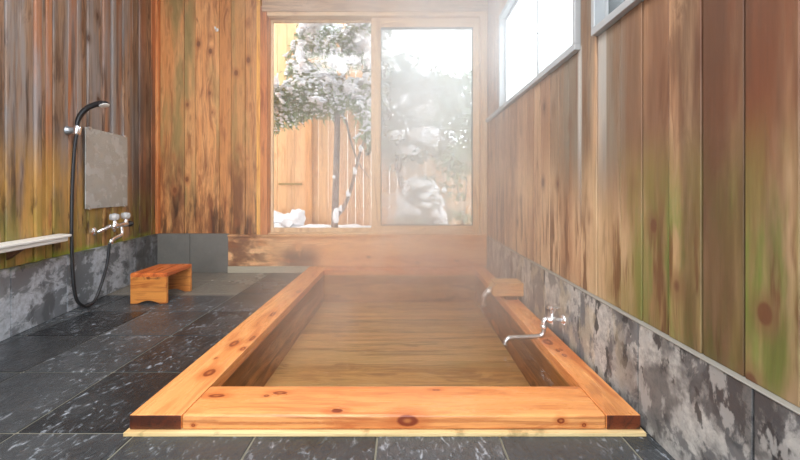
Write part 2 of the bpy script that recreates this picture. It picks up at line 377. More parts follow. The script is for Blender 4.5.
k = N('snow'); o = k.obj()
M['snow'] = k.bsdf(srgb(240, 243, 248), .7, k.bump(k.noise(o, 14, 4), .5, .03))
k = N('bark'); o = k.obj(); n_ = k.noise(k.vmath('MULTIPLY', o, (20, 20, 5)), 1, 4)
M['bark'] = k.bsdf(k.mix(k.step(n_, .4, .65), srgb(96, 76, 66), srgb(140, 116, 102)), .85, k.bump(n_, .6, .01))
def leafmat(name, a, b_):
    k = N(name); o = k.obj(); m = k.bsdf(k.mix(k.step(k.noise(o, 7, 2), .35, .65), a, b_), .5); return m
M['leaf'] = leafmat('pine_leaf', srgb(104, 134, 100), srgb(150, 170, 116))
M['leaf_dark'] = leafmat('dark_leaf', srgb(66, 96, 80), srgb(104, 130, 104))
M['leaf_light'] = leafmat('light_leaf', srgb(84, 118, 80), srgb(124, 150, 104))
k = N('garden_rock'); o = k.obj(); n_ = k.noise(o, 6, 5)
up = k.sep(k.n('ShaderNodeNewGeometry').outputs['Normal'])[2]
M['rock'] = k.bsdf(k.mix(k.step(n_, .4, .6), srgb(92, 92, 88), srgb(138, 136, 128)), .8, k.bump(n_, .8, .03))
M['fence'] = wood('cedar_fence', srgb(222, 176, 126), srgb(212, 160, 108), srgb(184, 128, 80), along=2, rough=.6, var=.07, rnd_knots=.12, knotcol=srgb(170, 96, 50), scale=.7)
M['fence_post'] = wood('cedar_fence_post', srgb(226, 164, 100), srgb(212, 146, 84), srgb(180, 112, 60), along=2, rough=.6, var=.04)
M['stool'] = wood('cypress_stool', srgb(226, 142, 70), srgb(206, 116, 50), srgb(160, 78, 34), along=0, rough=.35, var=.06, bumps=.12)
M['stool_end'] = wood('cypress_stool_end', srgb(224, 150, 74), srgb(210, 128, 56), srgb(170, 88, 36), along=0, rough=.4, var=.05, bumps=.12,
    stains=((srgb(92, 44, 26), (20, 20, 26), .46, .56, .85, {2: (.175, .19, .215, .225), 0: (-.12, -.10, .06, .1)}),))
M['spout_wood'] = wood('cedar_spout', srgb(226, 178, 120), srgb(210, 156, 98), srgb(170, 112, 64), along=0, rough=.45, var=.05)
M['spout_dark'] = wood('wet_cedar_block', srgb(110, 72, 48), srgb(86, 54, 36), srgb(50, 32, 24), along=0, rough=.4, var=.05)

# ------------------------------------------------------------------ camera (level, perspective-corrected lens)
FPX = 365.; CH = .85; CX = 403.; CY = 189.5
cam = bpy.data.cameras.new('camera'); co = bpy.data.objects.new('camera', cam); COL.objects.link(co)
cam.sensor_width = 36; cam.lens = 36*FPX/800; cam.shift_x = -(CX-400)/800; cam.shift_y = -(230-CY)/800; cam.clip_start = .02
co.location = (0, 0, CH); co.rotation_euler = (PI/2, 0, 0); S.camera = co

# ------------------------------------------------------------------ room shell
YB = 3.76; XR = .862; ZC = 3.25
CL = Vector((-2.54, YB, 0)); LR = math.atan2(-.988, .154)      # left wall: local x runs from the back corner to the viewer, local y into the room
def Lw(u, n, z): return Vector((CL.x+.154*u+.988*n, CL.y-.988*u+.154*n, z))

# floor tiles round the sunken bath
TX0, TX1, TY0, TY1 = -.953, .836, 1.262, 3.73
def cut(r):
    x0, x1, y0, y1 = r
    if x1 <= TX0 or x0 >= TX1 or y1 <= TY0 or y0 >= TY1: return [r]
    out = []
    if x0 < TX0: out.append((x0, TX0, y0, y1)); x0 = TX0
    if x1 > TX1: out.append((TX1, x1, y0, y1)); x1 = TX1
    if y0 < TY0: out.append((x0, x1, y0, TY0)); y0 = TY0
    if y1 > TY1: out.append((x0, x1, TY1, y1))
    return out
fb = MB(); G = .0035
xs = [-.51+.4215*i for i in range(-6, 5)]; ys = [1.2757+.425*i for i in range(-6, 7)]
for i in range(len(xs)-1):
    for j in range(len(ys)-1):
        x0, x1, y0, y1 = xs[i], min(xs[i+1], .90), ys[j], min(ys[j+1], 3.79)
        p = random.random()
        if x0 > .88 or y0 > 3.78: continue
        if -1.36 < x0 < -.93 and 3.2 < y0: p = .02
        for r in cut((x0+G, x1-G, y0+G, y1-G)):
            if r[1]-r[0] > .012 and r[3]-r[2] > .012: fb.box(*r, -.03, 0, 0, p)
fl = fb.build('floor', [M['floor'], M['grout'], M['slab']], bevel=.0025, seg=1)
struct(fl, 'wet dark slate tiles with pale grout lines')
gb = MB()
for r in cut((-3.1, .95, -1.3, 3.9)): gb.box(*r, -.40, -.004, 0, 0)
struct(gb.build('floor_base', [M['grout']], parent=fl))

def planks(mb, edges, segs, thick, axis='x', face=0., sgn=1):
    """vertical boards; edges along the wall, segs(a,b)-> list of (z0,z1); face is the visible plane, thickness goes to sgn"""
    g = .0022
    for a, b in zip(edges[:-1], edges[1:]):
        p = random.random(); off = random.uniform(0, .004)
        for z0, z1 in segs(a, b):
            if axis == 'x': mb.box(a+g, b-g, face+sgn*off, face+sgn*thick, z0, z1, 0, p)
            else: mb.box(face+sgn*off, face+sgn*thick, a+g, b-g, z0, z1, 0, p)

# left wall
ed = [0]
while ed[-1] < 4.9: ed.append(ed[-1]+random.choice((.05, .065, .085, .105, .13)))
b = MB()
g = .002
for a_, b_ in zip(ed[:-1], ed[1:]):
    b.box(a_+g, b_-g, -.035, random.choice((0, -.004, .006, .012)), .397, ZC, 0, random.random())
b.box(-.02, 4.95, -.07, -.034, 0, ZC, 0, .3)
struct(b.build('wall_left', M['wall_left'], loc=CL, rz=LR, bevel=.003, seg=1), 'weathered rough boards, grey brown above and mossy yellow below')
b = MB(); e = [0.0, .404, .826, 1.25, 1.68, 2.10, 2.52, 2.95, 3.4, 3.8, 4.2, 4.6, 4.95]
for a_, b_ in zip(e[:-1], e[1:]): b.box(a_+.002, b_-.002, -.03, .022, 0, .397, 0, random.random())
bl = b.build('baseboard_left', [M['stone_l']], loc=CL, rz=LR, bevel=.002, seg=1); struct(bl, 'grey slate panels along the foot of the left wall')

# back wall, boards left of the window
px = lambda x, Y=YB: (x-CX)/FPX*Y
b = MB(); e = [px(v) for v in (160, 184, 195, 219, 231, 245, 257)]
planks(b, e, lambda a, c: [(.397 if c < px(230) else .36, ZC)], .03, 'x', YB, 1)
b.box(-2.75, -1.44, YB+.031, YB+.07, 0, ZC, 0, .2)
b.box(px(487)-.02, .95, YB+.0, YB+.07, 0, ZC, 0, .2)
wb = struct(b.build('wall_back', M['wall_back'], bevel=.003, seg=1), 'cedar boards with dark knots')
b = MB(); b.box(px(154.5), px(160)-.001, YB-.035, YB+.03, .397, ZC, 0, .1)
struct(b.build('trim_1', M['corner_post'], bevel=.004), 'orange corner post between the left and back walls')
b = MB(); b.box(px(257)+.002, px(261), YB-.02, YB+.03, .36, ZC, 0, .1)
struct(b.build('trim_2', M['bright_wood'], bevel=.003), 'pale narrow strip beside the window')
b = MB()
for a_, b_ in ((-2.54, -2.186), (-2.182, -1.79)): b.box(a_, b_, YB-.022, YB+.03, 0, .397, 0, random.random())
struct(b.build('baseboard_back', M['stone_b'], bevel=.002, seg=1), 'grey slate panels at the foot of the back wall')
b = MB(); b.box(-1.788, XR, YB-.03, YB+.13, .066, .365, 0, .4)
ap = b.build('trim_3', M['apron'], bevel=.003); struct(ap, 'broad orange cedar board below the window with dark stains')
b = MB(); b.box(-1.788, XR, YB-.045, YB+.14, .366, .388, 0, .4)
struct(b.build('trim_4', M['apron'], bevel=.003), 'cedar window sill')
b = MB(); b.box(-1.788, TX0-.002, YB-.04, YB+.1, 0, .0655, 0, .4); b.box(TX0-.001, XR, YB-.028, YB+.1, -.1, .0655, 0, .4)
struct(b.build('trim_5', M['concrete'], bevel=.002), 'pale stone strip under the cedar board')

# back window: jambs, lintel, fixed pane on the left, fogged sliding sash on the right
w1 = bpy.data.objects.new('window_1', None); COL.objects.link(w1); w1.location = (0, YB, .388); struct(w1, 'wide wooden sliding window with a clear left pane and a fogged right pane')
def wp(mb, name, mat, par, bev=.003): 
    o = mb.build(name, mat, bevel=bev); o.parent = par; o.matrix_parent_inverse = Matrix.Translation(-Vector(par.location)); return o
ZT = 2.628
for x0, x1, mt in ((px(261)+.002, px(268), M['jamb']), (px(480), XR-.001, M['frame_wood_v'])):
    wp(MB().box(x0, x1, YB-.03, YB+.13, .389, ZT+.1, 0, .3), 'window_jamb', mt, w1)
wp(MB().box(px(268)+.001, px(480)-.001, YB-.03, YB+.13, ZT, ZT+.04, 0, .3), 'window_head', M['frame_wood'], w1)
wp(MB().box(px(268)+.001, px(480)-.001, YB+.0, YB+.13, .389, .402, 0, .3), 'window_track', M['frame_wood'], w1)
# left sash, thin
fs = MB(); x0, x1 = px(268)+.002, px(374); z0, z1 = .403, ZT-.001
for bx in ((x0, x0+.024, z0, z1), (x1-.03, x1, z0, z1), (x0+.024, x1-.03, z0, z0+.045), (x0+.024, x1-.03, z1-.02, z1)): fs.box(bx[0], bx[1], YB+.065, YB+.10, bx[2], bx[3], 0, .5)
ls = wp(fs, 'sash', M['frame_wood_v'], w1, .002)
g_ = wp(MB().box(x0+.02, x1-.026, YB+.08, YB+.084, z0+.04, z1-.016), 'pane', M['clear'], w1, 0); g_['label'] = 'clear window pane'
fs = MB(); x0, x1 = px(371), px(480)-.002
for bx, mi in (((x0, x0+.10, z0, z1), 0), ((x1-.07, x1, z0, z1), 0), ((x0+.10, x1-.07, z0, z0+.075), 1), ((x0+.10, x1-.07, z1-.1, z1), 1)): fs.box(bx[0], bx[1], YB+.015, YB+.055, bx[2], bx[3], mi, .5)
wp(fs, 'sash', [M['frame_wood_v'], M['frame_wood']], w1)
sb = MB()
for bx in ((x0+.1, x0+.108, z0+.075, z1-.1), (x1-.078, x1-.07, z0+.075, z1-.1), (x0+.108, x1-.078, z0+.075, z0+.083), (x0+.108, x1-.078, z1-.115, z1-.1)): sb.box(bx[0], bx[1], YB+.012, YB+.04, bx[2], bx[3])
o = wp(sb, 'glazing_bead', plain('grey_gasket', srgb(110, 112, 110), .5), w1, 0)
g_ = wp(MB().box(x0+.1, x1-.07, YB+.03, YB+.034, z0+.075, z1-.1), 'pane', M['fogged'], w1, 0); g_['label'] = 'fogged window pane'
b = MB(); b.box(-1.44, XR-.001, YB-.04, YB+.13, ZT+.041, 2.735, 0, .3); b.box(-1.44, XR-.001, YB-.03, YB+.13, 2.736, 2.79, 0, .8)
struct(b.build('trim_6', M['lintel'], bevel=.004), 'wooden lintel above the window')
w4 = bpy.data.objects.new('window_4', None); COL.objects.link(w4); w4.location = (0, YB, 2.79); struct(w4, 'narrow frosted window above the lintel')
wp(MB().box(-.6, .78, YB+.04, YB+.045, 2.80, 3.2), 'pane', M['frosted'], w4, 0)
fs = MB()
for bx in ((-1.44, -.6, 2.791, ZC), (.78, XR-.001, 2.791, ZC), (-.6, .78, 3.2, ZC)): fs.box(bx[0], bx[1], YB, YB+.07, bx[2], bx[3], 0, .5)
wp(fs, 'frame', M['lintel'], w4)

# right wall
WY0, WY1, WY2, WY3 = 0.25, 1.637, 1.79, 3.21; ZS = 1.556; ZW = 2.354
ed = sorted([3.77, WY3, WY2, WY1, 1.46, 1.3276, 1.196, 1.063, .931, .7985, .66, .53, .40, WY0, .12, -.01, -.15, -.28, -.41, -.54, -.68, -.81, -.94, -1.08, -1.2, -1.3]
            + [1.915, 2.04, 2.165, 2.31, 2.43, 2.56, 2.69, 2.83, 2.95, 3.08, 3.33, 3.46, 3.6])
def rseg(a, c):
    m = (a+c)/2
    if WY2 < m < WY3 or WY0 < m < WY1: return [(.37, ZS-.02), (ZW+.02, ZC)]
    return [(.37, ZC)]
b = MB(); planks(b, ed, rseg, .035, 'y', XR+.006, 1)
for (a, c, z0, z1) in ((-1.3, 3.83, 0, ZS-.02), (-1.3, 3.83, ZW+.02, ZC), (WY1, WY2, ZS-.02, ZW+.02), (WY3, 3.83, ZS-.02, ZW+.02), (-1.3, WY0, ZS-.02, ZW+.02)):
    b.box(XR+.042, XR+.10, a, c, z0, z1, 0, .3)
struct(b.build('wall_right', M['wall_right'], bevel=.003, seg=1), 'tan cedar boards stained brown above and green below')
b = MB(); e = [-1.3, -.417, .019, .455, .891, 1.3276, 1.763, 2.2, 2.636, 3.07, 3.5, YB-.03]
for a_, b_ in zip(e[:-1], e[1:]): b.box(XR-.008, XR+.05, a_+.0025, b_-.0025, 0, .364, 0, random.random())
br_ = struct(b.build('baseboard_right', M['stone_r'], bevel=.002, seg=1), 'mottled grey slate panels at the foot of the right wall')
b = MB(); b.box(XR-.012, XR+.04, -1.3, YB-.03, .3645, .3705)
struct(b.build('trim_7', M['stone_cap'], bevel=.002, seg=1), 'thin pale ledge on the right slate panels')
b = MB(); b.box(XR-.012, XR-.003+.03, YB-.5, YB-.03, .364, .3705)
def high_window(n, y0, y1, mull, pane, label, mat_frame):
    w = bpy.data.objects.new('window_%d' % n, None); COL.objects.link(w); w.location = (XR, (y0+y1)/2, ZS); struct(w, label)
    f = MB(); t = .028
    for (a, c, z0, z1) in ((y0, y1, ZS-.02, ZS+.012), (y0, y1, ZW-.02, ZW+.02), (y0, y0+t, ZS+.012, ZW-.02), (y1-t, y1, ZS+.012, ZW-.02)): f.box(XR-.02, XR+.1, a, c, z0, z1, 0, .5)
    wp(f, 'frame', mat_frame, w)
    edges = [y0+t]+mull+[y1-t]
    for i, (a, c) in enumerate(zip(edges[:-1], edges[1:])):
        s_ = MB(); q = .022; dx = .018 if i % 2 else 0
        for (aa, cc, z0, z1) in ((a, c, ZS+.013, ZS+.04), (a, c, ZW-.045, ZW-.021), (a, a+q, ZS+.04, ZW-.045), (c-q, c, ZS+.04, ZW-.045)): s_.box(XR+.008+dx, XR+.024+dx, aa, cc, z0, z1)
        sa = wp(s_, 'sash', M['alu'], w, .002)
        wp(MB().box(XR+.014+dx, XR+.018+dx, a+q-.003, c-q+.003, ZS+.037, ZW-.042), 'pane', pane, w, 0)
        if i == 0 and len(edges) > 2:
            wp(MB().box(XR-.008, XR+.0075, c-q+.002, c-.003, 1.86, 1.92), 'latch', M['steel'], w, .003)
    return w
high_window(2, WY2, WY3, [2.375], M['frosted'], 'high frosted sliding window on the right wall', M['alu'])
high_window(3, WY0, WY1, [.95], M['grey_pane'], 'nearer high window on the right wall with a dim pane', M['alu'])
b = MB(); b.box(XR-.02, XR+.03, WY3+.001, YB-.031, ZS-.02, ZS+.012, 0, .5)
struct(b.build('trim_9', M['alu'], bevel=.003), 'grey sill running on to the back corner')

# ceiling
b = MB()
for i in range(24): b.box(-2.9+i*.16, -2.9+i*.16+.157, -1.3, 3.9, ZC+.001, ZC+.03, 0, random.random())
struct(b.build('ceiling', M['ceiling']), 'wooden board ceiling')

# ------------------------------------------------------------------ bath
tub = thing('bathtub', (-.06, 2.5, 0), 0, 'sunken rectangular cedar bathtub with thick orange rim beams, filled with steaming water', 'bathtub')
RT = .0647; RB = .0135
def tp(mb, name, mat, bev=.003, label=None):
    o = mb.build(name, mat, bevel=bev); o.parent = tub; o.matrix_parent_inverse = Matrix.Translation(-Vector(tub.location))
    if label: o['label'] = label
    return o
def beam_end(x0, x1, y0, y1, mat, name='rim_beam', **kw):
    m = MB(); m.box(x0, x1, y0, y1, RB, RT, 0, .5); m.mi[-4] = 1      # front end face shows end grain
    return tp(m, name, mat, .004, **kw)
beam_end(-.953, -.772, 1.27, 3.729, [M['rim_left'], M['endgrain']], label='left rim beam with dark end grain')
beam_end(.7085, .828, 1.27, 3.729, [M['rim_right'], M['endgrain']], label='narrow right rim beam with dark end grain')
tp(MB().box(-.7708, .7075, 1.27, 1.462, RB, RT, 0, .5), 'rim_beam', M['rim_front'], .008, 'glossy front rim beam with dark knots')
tp(MB().box(-.7708, .7075, 3.56, 3.729, RB, RT, 0, .5), 'rim_beam', M['rim_back'], .004)
b = MB(); b.box(-.962, .837, 1.2545, 1.30, 0.0005, RB-.0005, 0, .5); tp(b, 'base_strip', M['base_trim'], .001)
ZF = -.25
b = MB(); y = 1.45
while y < 3.58: b.box(-.80, .735, y+.001, y+.149, ZF-.03, ZF, 0, random.random()); y += .15
tp(b, 'floor_planks', M['tub_in'], .002)
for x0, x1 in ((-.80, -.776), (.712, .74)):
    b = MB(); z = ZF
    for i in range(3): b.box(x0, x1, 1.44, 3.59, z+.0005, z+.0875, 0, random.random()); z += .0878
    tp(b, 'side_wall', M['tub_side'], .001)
for y0, y1 in ((1.43, 1.457), (3.565, 3.59)):
    b = MB(); z = ZF
    for i in range(3): b.box(-.775, .711, y0, y1, z+.0005, z+.0875, 0, random.random()); z += .0878
    tp(b, 'end_wall', M['tub_in'], .001)
# water with gentle ripples round the inlet
wm = MB(); nx, ny = 60, 84; WX0, WX1, WYa, WYb = -.7755, .7115, 1.4575, 3.5645; ZWAT = .004
vs = []
for j in range(ny+1):
    for i in range(nx+1):
        x = WX0+(WX1-WX0)*i/nx; y = WYa+(WYb-WYa)*j/ny
        d = math.hypot(x-.575, y-2.652); h = .003*math.cos(d*42)*math.exp(-d*3.2)+.0008*mnoise.noise(Vector((x*6, y*6, 0)))
        vs.append((x, y, ZWAT+h))
wm.add(vs, [(j*(nx+1)+i, j*(nx+1)+i+1, (j+1)*(nx+1)+i+1, (j+1)*(nx+1)+i) for j in range(ny) for i in range(nx)])
tag(wm.build('water', M['water'], smooth=True), 'clear steaming hot water filling the wooden bath', 'water', kind='stuff')

# ------------------------------------------------------------------ wooden water inlet
sp = thing('water_spout', (.75, 2.652, RT), 0, 'pale wooden box spout on the right rim pouring water into the bath', 'spout')
def lp(mb, name, mat, par, bev=0., smooth=False, label=None):
    o = mb.build(name, mat, parent=par, bevel=bev, smooth=smooth)
    if label: o['label'] = label
    return o
y0, y1 = -.072, .073
def side(ya, yb):
    pts = [(.103, .030), (.103, .105), (-.085, .105), (-.105, .098), (-.116, .080), (-.118, .045), (-.108, .030)]
    return MB().prism(pts, ya, yb, 1, 0, .3)
lp(side(y0, y0+.022), 'side_board', M['spout_wood'], sp, .003); lp(side(y1-.022, y1), 'side_board', M['spout_wood'], sp, .003)
lp(MB().box(-.112, .103, y0+.0225, y1-.0225, .030, .048, 0, .4), 'bottom_board', M['spout_wood'], sp, .002)
lp(MB().box(-.092, .103, y0-.003, y1+.003, .1055, .121, 0, .4), 'lid', M['spout_wood'], sp, .002)
lp(MB().box(-.02, .065, -.055, .055, .0005, .0295, 0, .4), 'support_block', M['spout_dark'], sp, .003, label='dark wet support block')
b = MB(); b.tube([(.70, 2.652, .122), (.645, 2.652, .120), (.615, 2.652, .108), (.588, 2.652, .068), (.575, 2.652, .006)], [.020, .024, .024, .020, .016], 12, 6)
for i in range(8):
    a = random.random()*6.28; b.blob((.575+.03*math.cos(a), 2.652+.03*math.sin(a), .007), (.008, .008, .004), 1, .3)
tag(b.build('water_stream', M['stream'], smooth=True), 'thin stream of water pouring from the wooden spout into the bath', 'water', kind='stuff')

# ------------------------------------------------------------------ tap on right slate wall
tx, ty, tz = XR-.008, 1.94, .158
tap = thing('bath_tap', (tx, ty, tz), 0, 'silver wall tap with a long bent spout reaching over the bath', 'tap')
lp(MB().lathe([(.027, 0), (.027, .004), (.020, .010), (.012, .014)], (0, 0, 0), (-1, 0, 0)), 'wall_flange', M['chrome'], tap, smooth=True)
b = MB(); b.tube([(-.008, 0, 0), (-.03, 0, 0), (-.05, 0, 0)], [.010, .010, .010], 16)
b.lathe([(.014, 0), (.017, .006), (.018, .02), (.017, .034), (.013, .042)], (-.042, 0, 0), (-1, 0, 0))
b.lathe([(.016, -.018), (.016, .016), (.012, .022), (.011, .034)], (-.062, 0, 0), (0, 0, 1))
b.tube([(-.075, 0, 0), (-.092, 0, .003), (-.103, 0, -.004), (-.107, 0, -.022)], [.013, .0125, .0125, .013], 16)
b.lathe([(.016, 0), (.017, .004), (.017, .014), (.014, .018)], (-.107, 0, -.044), (0, 0, 1), 6)
lp(b, 'tap_body', M['chrome'], tap, smooth=True)
b = MB(); b.lathe([(.009, 0), (.009, .022), (.015, .026), (.016, .034), (.010, .040)], (-.062, 0, .032), (0, 0, 1))
b.tube([(-.085, -.004, .064), (-.062, 0, .066), (-.02, .004, .062)], [.008, .009, .006], 12)
lp(b, 'handle', M['chrome'], tap, smooth=True)
b = MB(); b.tube([(-.107, 0, -.04), (-.108, 0, -.066), (-.122, -.001, -.084), (-.15, -.003, -.088), (-.22, -.008, -.089), (-.275, -.012, -.090), (-.298, -.014, -.094), (-.312, -.015, -.108), (-.317, -.016, -.126)],
    [.0115]*8+[.0120], 16)
lp(b, 'spout', M['steel'], tap, smooth=True)

# ------------------------------------------------------------------ stool
st = thing('bath_stool', (-1.898, 2.887, 0), math.radians(2), 'small orange wooden bath stool standing on the wet slate floor', 'stool')
W_, L_, H_ = .262, .352, .228
def endpanel(ya, yb):
    w = W_/2; pts = [(-w, .001), (-w*.62, .001)]
    for i in range(9):
        t = i/8; pts.append((-w*.56+2*w*.56*t, .004+.020*math.sin(PI*t)))
    pts += [(w*.62, .001), (w, .001), (w, H_-.030), (-w, H_-.030)]
    return MB().prism(pts, ya, yb, 1, 0, .4)
lp(endpanel(-L_/2, -L_/2+.026), 'leg_panel', M['stool_end'], st, .003)
lp(endpanel(L_/2-.026, L_/2), 'leg_panel', M['stool_end'], st, .003)
b = MB(); w = W_/2
r = .014; pts = [(-L_/2, H_-.0295), (L_/2, H_-.0295)]
for i in range(6): a = i/5*PI/2; pts.append((L_/2-r+r*math.cos(a), H_-r+r*math.sin(a)))
for i in range(6): a = PI/2+i/5*PI/2; pts.append((-L_/2+r+r*math.cos(a), H_-r+r*math.sin(a)))
b.prism(pts, -w, w, 0, 0, .5)
lp(b, 'seat', wood('cypress_seat', srgb(224, 126, 62), srgb(200, 98, 44), srgb(150, 64, 30), along=1, rough=.3, var=.05, bumps=.1), st, .002)
for sy in (-1, 1):
    b = MB(); pts = [(sy*(L_/2-.0265), H_-.030), (sy*(L_/2-.0265), H_-.085), (sy*(L_/2-.045), H_-.08), (sy*(L_/2-.085), H_-.030)]
    if sy > 0: pts = pts[::-1]
    b.prism(pts, -.012, .012, 0, 0, .4); lp(b, 'corner_brace', M['stool'], st, .002)

# ------------------------------------------------------------------ left wall: mirror, shower, mixer, shelf
mr = thing('wall_mirror', Lw(.802, .001, .705), LR, 'rectangular frameless fogged mirror on the weathered left wall', 'mirror')
lp(MB().box(-.262, .262, .012, .018, 0, .61), 'mirror_glass', M['mirror'], mr, .001)
lp(MB().box(-.258, .258, .011, .0118, .004, .606), 'backing', M['rust'], mr)
for cx, cz in ((-.22, 0), (.22, 0), (-.22, .61), (.22, .61)):
    lp(MB().box(cx-.012, cx+.012, .010, .024, cz-.008, cz+.008), 'clip', M['steel'], mr, .002)

UB = 1.235; ZB = 1.262
bk = thing('shower_bracket', Lw(UB, .011, ZB), LR, 'round chrome bracket holding the hand shower on the left wall', 'bracket')
b = MB(); b.lathe([(.030, 0), (.030, .006), (.023, .012), (.020, .042), (.021, .05)], (0, 0, 0), (0, 1, 0))
lp(b, 'wall_mount', plain('grey_mount', srgb(150, 154, 158), .3, .6), bk, smooth=True)
b = MB(); b.lathe([(.020, -.028), (.023, -.022), (.023, .024), (.020, .03)], (0, .062, 0), (0, .15, 1))
lp(b, 'holder_clip', M['chrome'], bk, smooth=True)
hs = thing('hand_shower', Lw(UB, .073, ZB+.02), LR, 'black curved hand shower with a long dark hose looping to the floor', 'shower')
b = MB()
arm = [(0, 0, .012), (0, .004, .045), (0, .022, .09), (0, .060, .137), (0, .108, .163), (0, .150, .174), (0, .185, .176)]
b.tube(arm, [.0125, .015, .0175, .018, .0185, .021, .014], 16)
lp(b, 'handle', M['black_plastic'], hs, smooth=True)
b = MB(); ax = Vector((.1, .35, -1)).normalized(); c0 = Vector((0, .166, .178))
b.lathe([(.012, -.008), (.026, -.004), (.032, .006), (.033, .016)], c0, ax)
lp(b, 'head_shell', M['black_plastic'], hs, smooth=True)
b = MB(); b.lathe([(.031, .0165), (.029, .021), (.004, .024)], c0, ax)
lp(b, 'spray_face', M['white_plastic'], hs, smooth=True, label='white spray face')
# hose: hangs from the grip, loops on the floor, climbs to the mixer
def rel(u, n, z): return (u-UB, n-.073, z-(ZB+.02))
hp = [rel(UB, .070, 1.236), rel(1.245, .062, 1.12), rel(1.262, .060, .85), rel(1.27, .062, .55), rel(1.265, .066, .28), rel(1.25, .075, .10),
      rel(1.205, .09, .028), rel(1.14, .10, .014), rel(1.08, .10, .05), rel(1.015, .10, .15), rel(.965, .105, .28), rel(.945, .11, .43)]
b = MB(); b.tube(hp, .0105, 12, 8); lp(b, 'hose', M['hose'], hs, smooth=True)

mx = thing('mixer_faucet', Lw(.81, .01, .56), LR, 'chrome two-handle mixer faucet with clear knobs below the mirror', 'faucet')
for u in (.15, -.10):
    b = MB(); b.lathe([(.032, -.004), (.032, .004), (.020, .012), (.012, .016)], (u, 0, -.034), (0, 1, 0)); lp(b, 'wall_flange', M['chrome'], mx, smooth=True)
    b = MB(); u2 = .095 if u > 0 else -.075
    b.tube([(u, .01, -.034), (u, .035, -.034), ((u+u2)/2, .06, -.015), (u2, .075, 0), (u2, .09, 0)], .0155, 14); lp(b, 'inlet_pipe', M['chrome'], mx, smooth=True)
b = MB(); b.lathe([(.014, 0), (.021, .006), (.022, .06), (.018, .07), (.018, .12), (.022, .13), (.022, .20), (.016, .21)], (.105, .10, 0), (-1, 0, 0))
for u in (.075, -.075): b.lathe([(.018, 0), (.018, .026), (.013, .034), (.012, .042)], (u, .10, .006), (0, 0, 1))
b.lathe([(.014, 0), (.014, .03)], (-.02, .10, -.045), (0, 0, 1))
lp(b, 'mixer_body', M['chrome'], mx, smooth=True)
for u in (.075, -.075):
    b = MB(); b.lathe([(.018, 0), (.029, .006), (.033, .018), (.033, .042), (.026, .052)], (u, .10, .044), (0, 0, 1), 32, flute=.06)
    kb = lp(b, 'knob', M['crystal'], mx, smooth=True, label='clear faceted knob')
    b = MB(); b.lathe([(.012, 0), (.014, .004), (.012, .006)], (u, .10, .0965), (0, 0, 1)); lp(b, 'cap', M['chrome'], kb, smooth=True)
b = MB(); b.lathe([(.019, 0), (.024, .004), (.024, .034), (.018, .042)], (-.106, .10, .0), (-1, 0.35, 0), 24, flute=.05, nf=6)
lp(b, 'diverter_knob', M['black_plastic'], mx, smooth=True)
b = MB(); b.tube([(-.02, .10, -.03), (-.02, .102, -.06), (.0, .104, -.082), (.05, .108, -.09), (.105, .11, -.098), (.13, .11, -.11)], .0155, 14)
b.lathe([(.015, 0), (.018, .004), (.018, .026), (.015, .034)], (.135, .11, -.132), (0, 0, 1), 8)
lp(b, 'spout', M['chrome'], mx, smooth=True)

sh = thing('wall_shelf', Lw(1.33, .012, .50), LR, 'long white narrow shelf fixed to the left wall above the slate', 'shelf')
pts = [(-.02, 0), (.02, .105), (.06, .118), (2.3, .118), (2.3, 0)]
b = MB(); b.prism([(x, y) for x, y in pts], .037, .052, 2, 0, .5)
lp(b, 'shelf_top', M['white_plastic'], sh, .003)
b = MB(); b.prism([(.02, .001), (.045, .100), (.07, .110), (2.29, .110), (2.29, .001)], .010, .0365, 2, 0, .5)
lp(b, 'shelf_apron', M['white_plastic'], sh, .006)
for u in (.35, 1.1, 1.85):
    b = MB(); b.prism([(0.001, -.055), (.09, .0095), (.001, .0095)], u, u+.02, 0); lp(b, 'shelf_bracket', M['spout_dark'], sh, .002)

hk = MB(); hx, hz = px(217), CH+(CY-30)/FPX*YB
hk.lathe([(.018, 0), (.018, .004), (.010, .008), (.007, .02)], (0, 0, 0), (0, -1, 0)); hk.tube([(0, -.018, 0), (0, -.034, -.004), (0, -.036, .016)], [.007, .007, .009], 10)
tag(hk.build('wall_hook', M['white_plastic'], loc=(hx, YB-.001, hz), smooth=True), 'small white hook high on the cedar boards of the back wall', 'hook')

# ------------------------------------------------------------------ garden
def at(x, y, Y): return Vector(((x-CX)/FPX*Y, Y, CH-(y-CY)/FPX*Y))
GZ = .27
gm = MB(); n = 40; gv = []
for j in range(n+1):
    for i in range(n+1):
        x = -5+9*i/n; y = 3.92+8*j/n; gv.append((x, y, GZ+.07*mnoise.noise(Vector((x*1.6, y*1.6, 3)))+.03*mnoise.noise(Vector((x*5, y*5, 8)))))
gm.add(gv, [(j*(n+1)+i, j*(n+1)+i+1, (j+1)*(n+1)+i+1, (j+1)*(n+1)+i) for j in range(n) for i in range(n)])
k = N('garden_soil_and_snow'); o = k.obj(); s_ = k.step(k.noise(o, 1.6, 4), .44, .52)
gmat = k.bsdf(k.mix(s_, srgb(150, 112, 74), srgb(240, 243, 248)), .8, k.bump(k.noise(o, 9, 4), .6, .04))
struct(gm.build('ground', gmat, smooth=True), 'garden ground patched with snow')

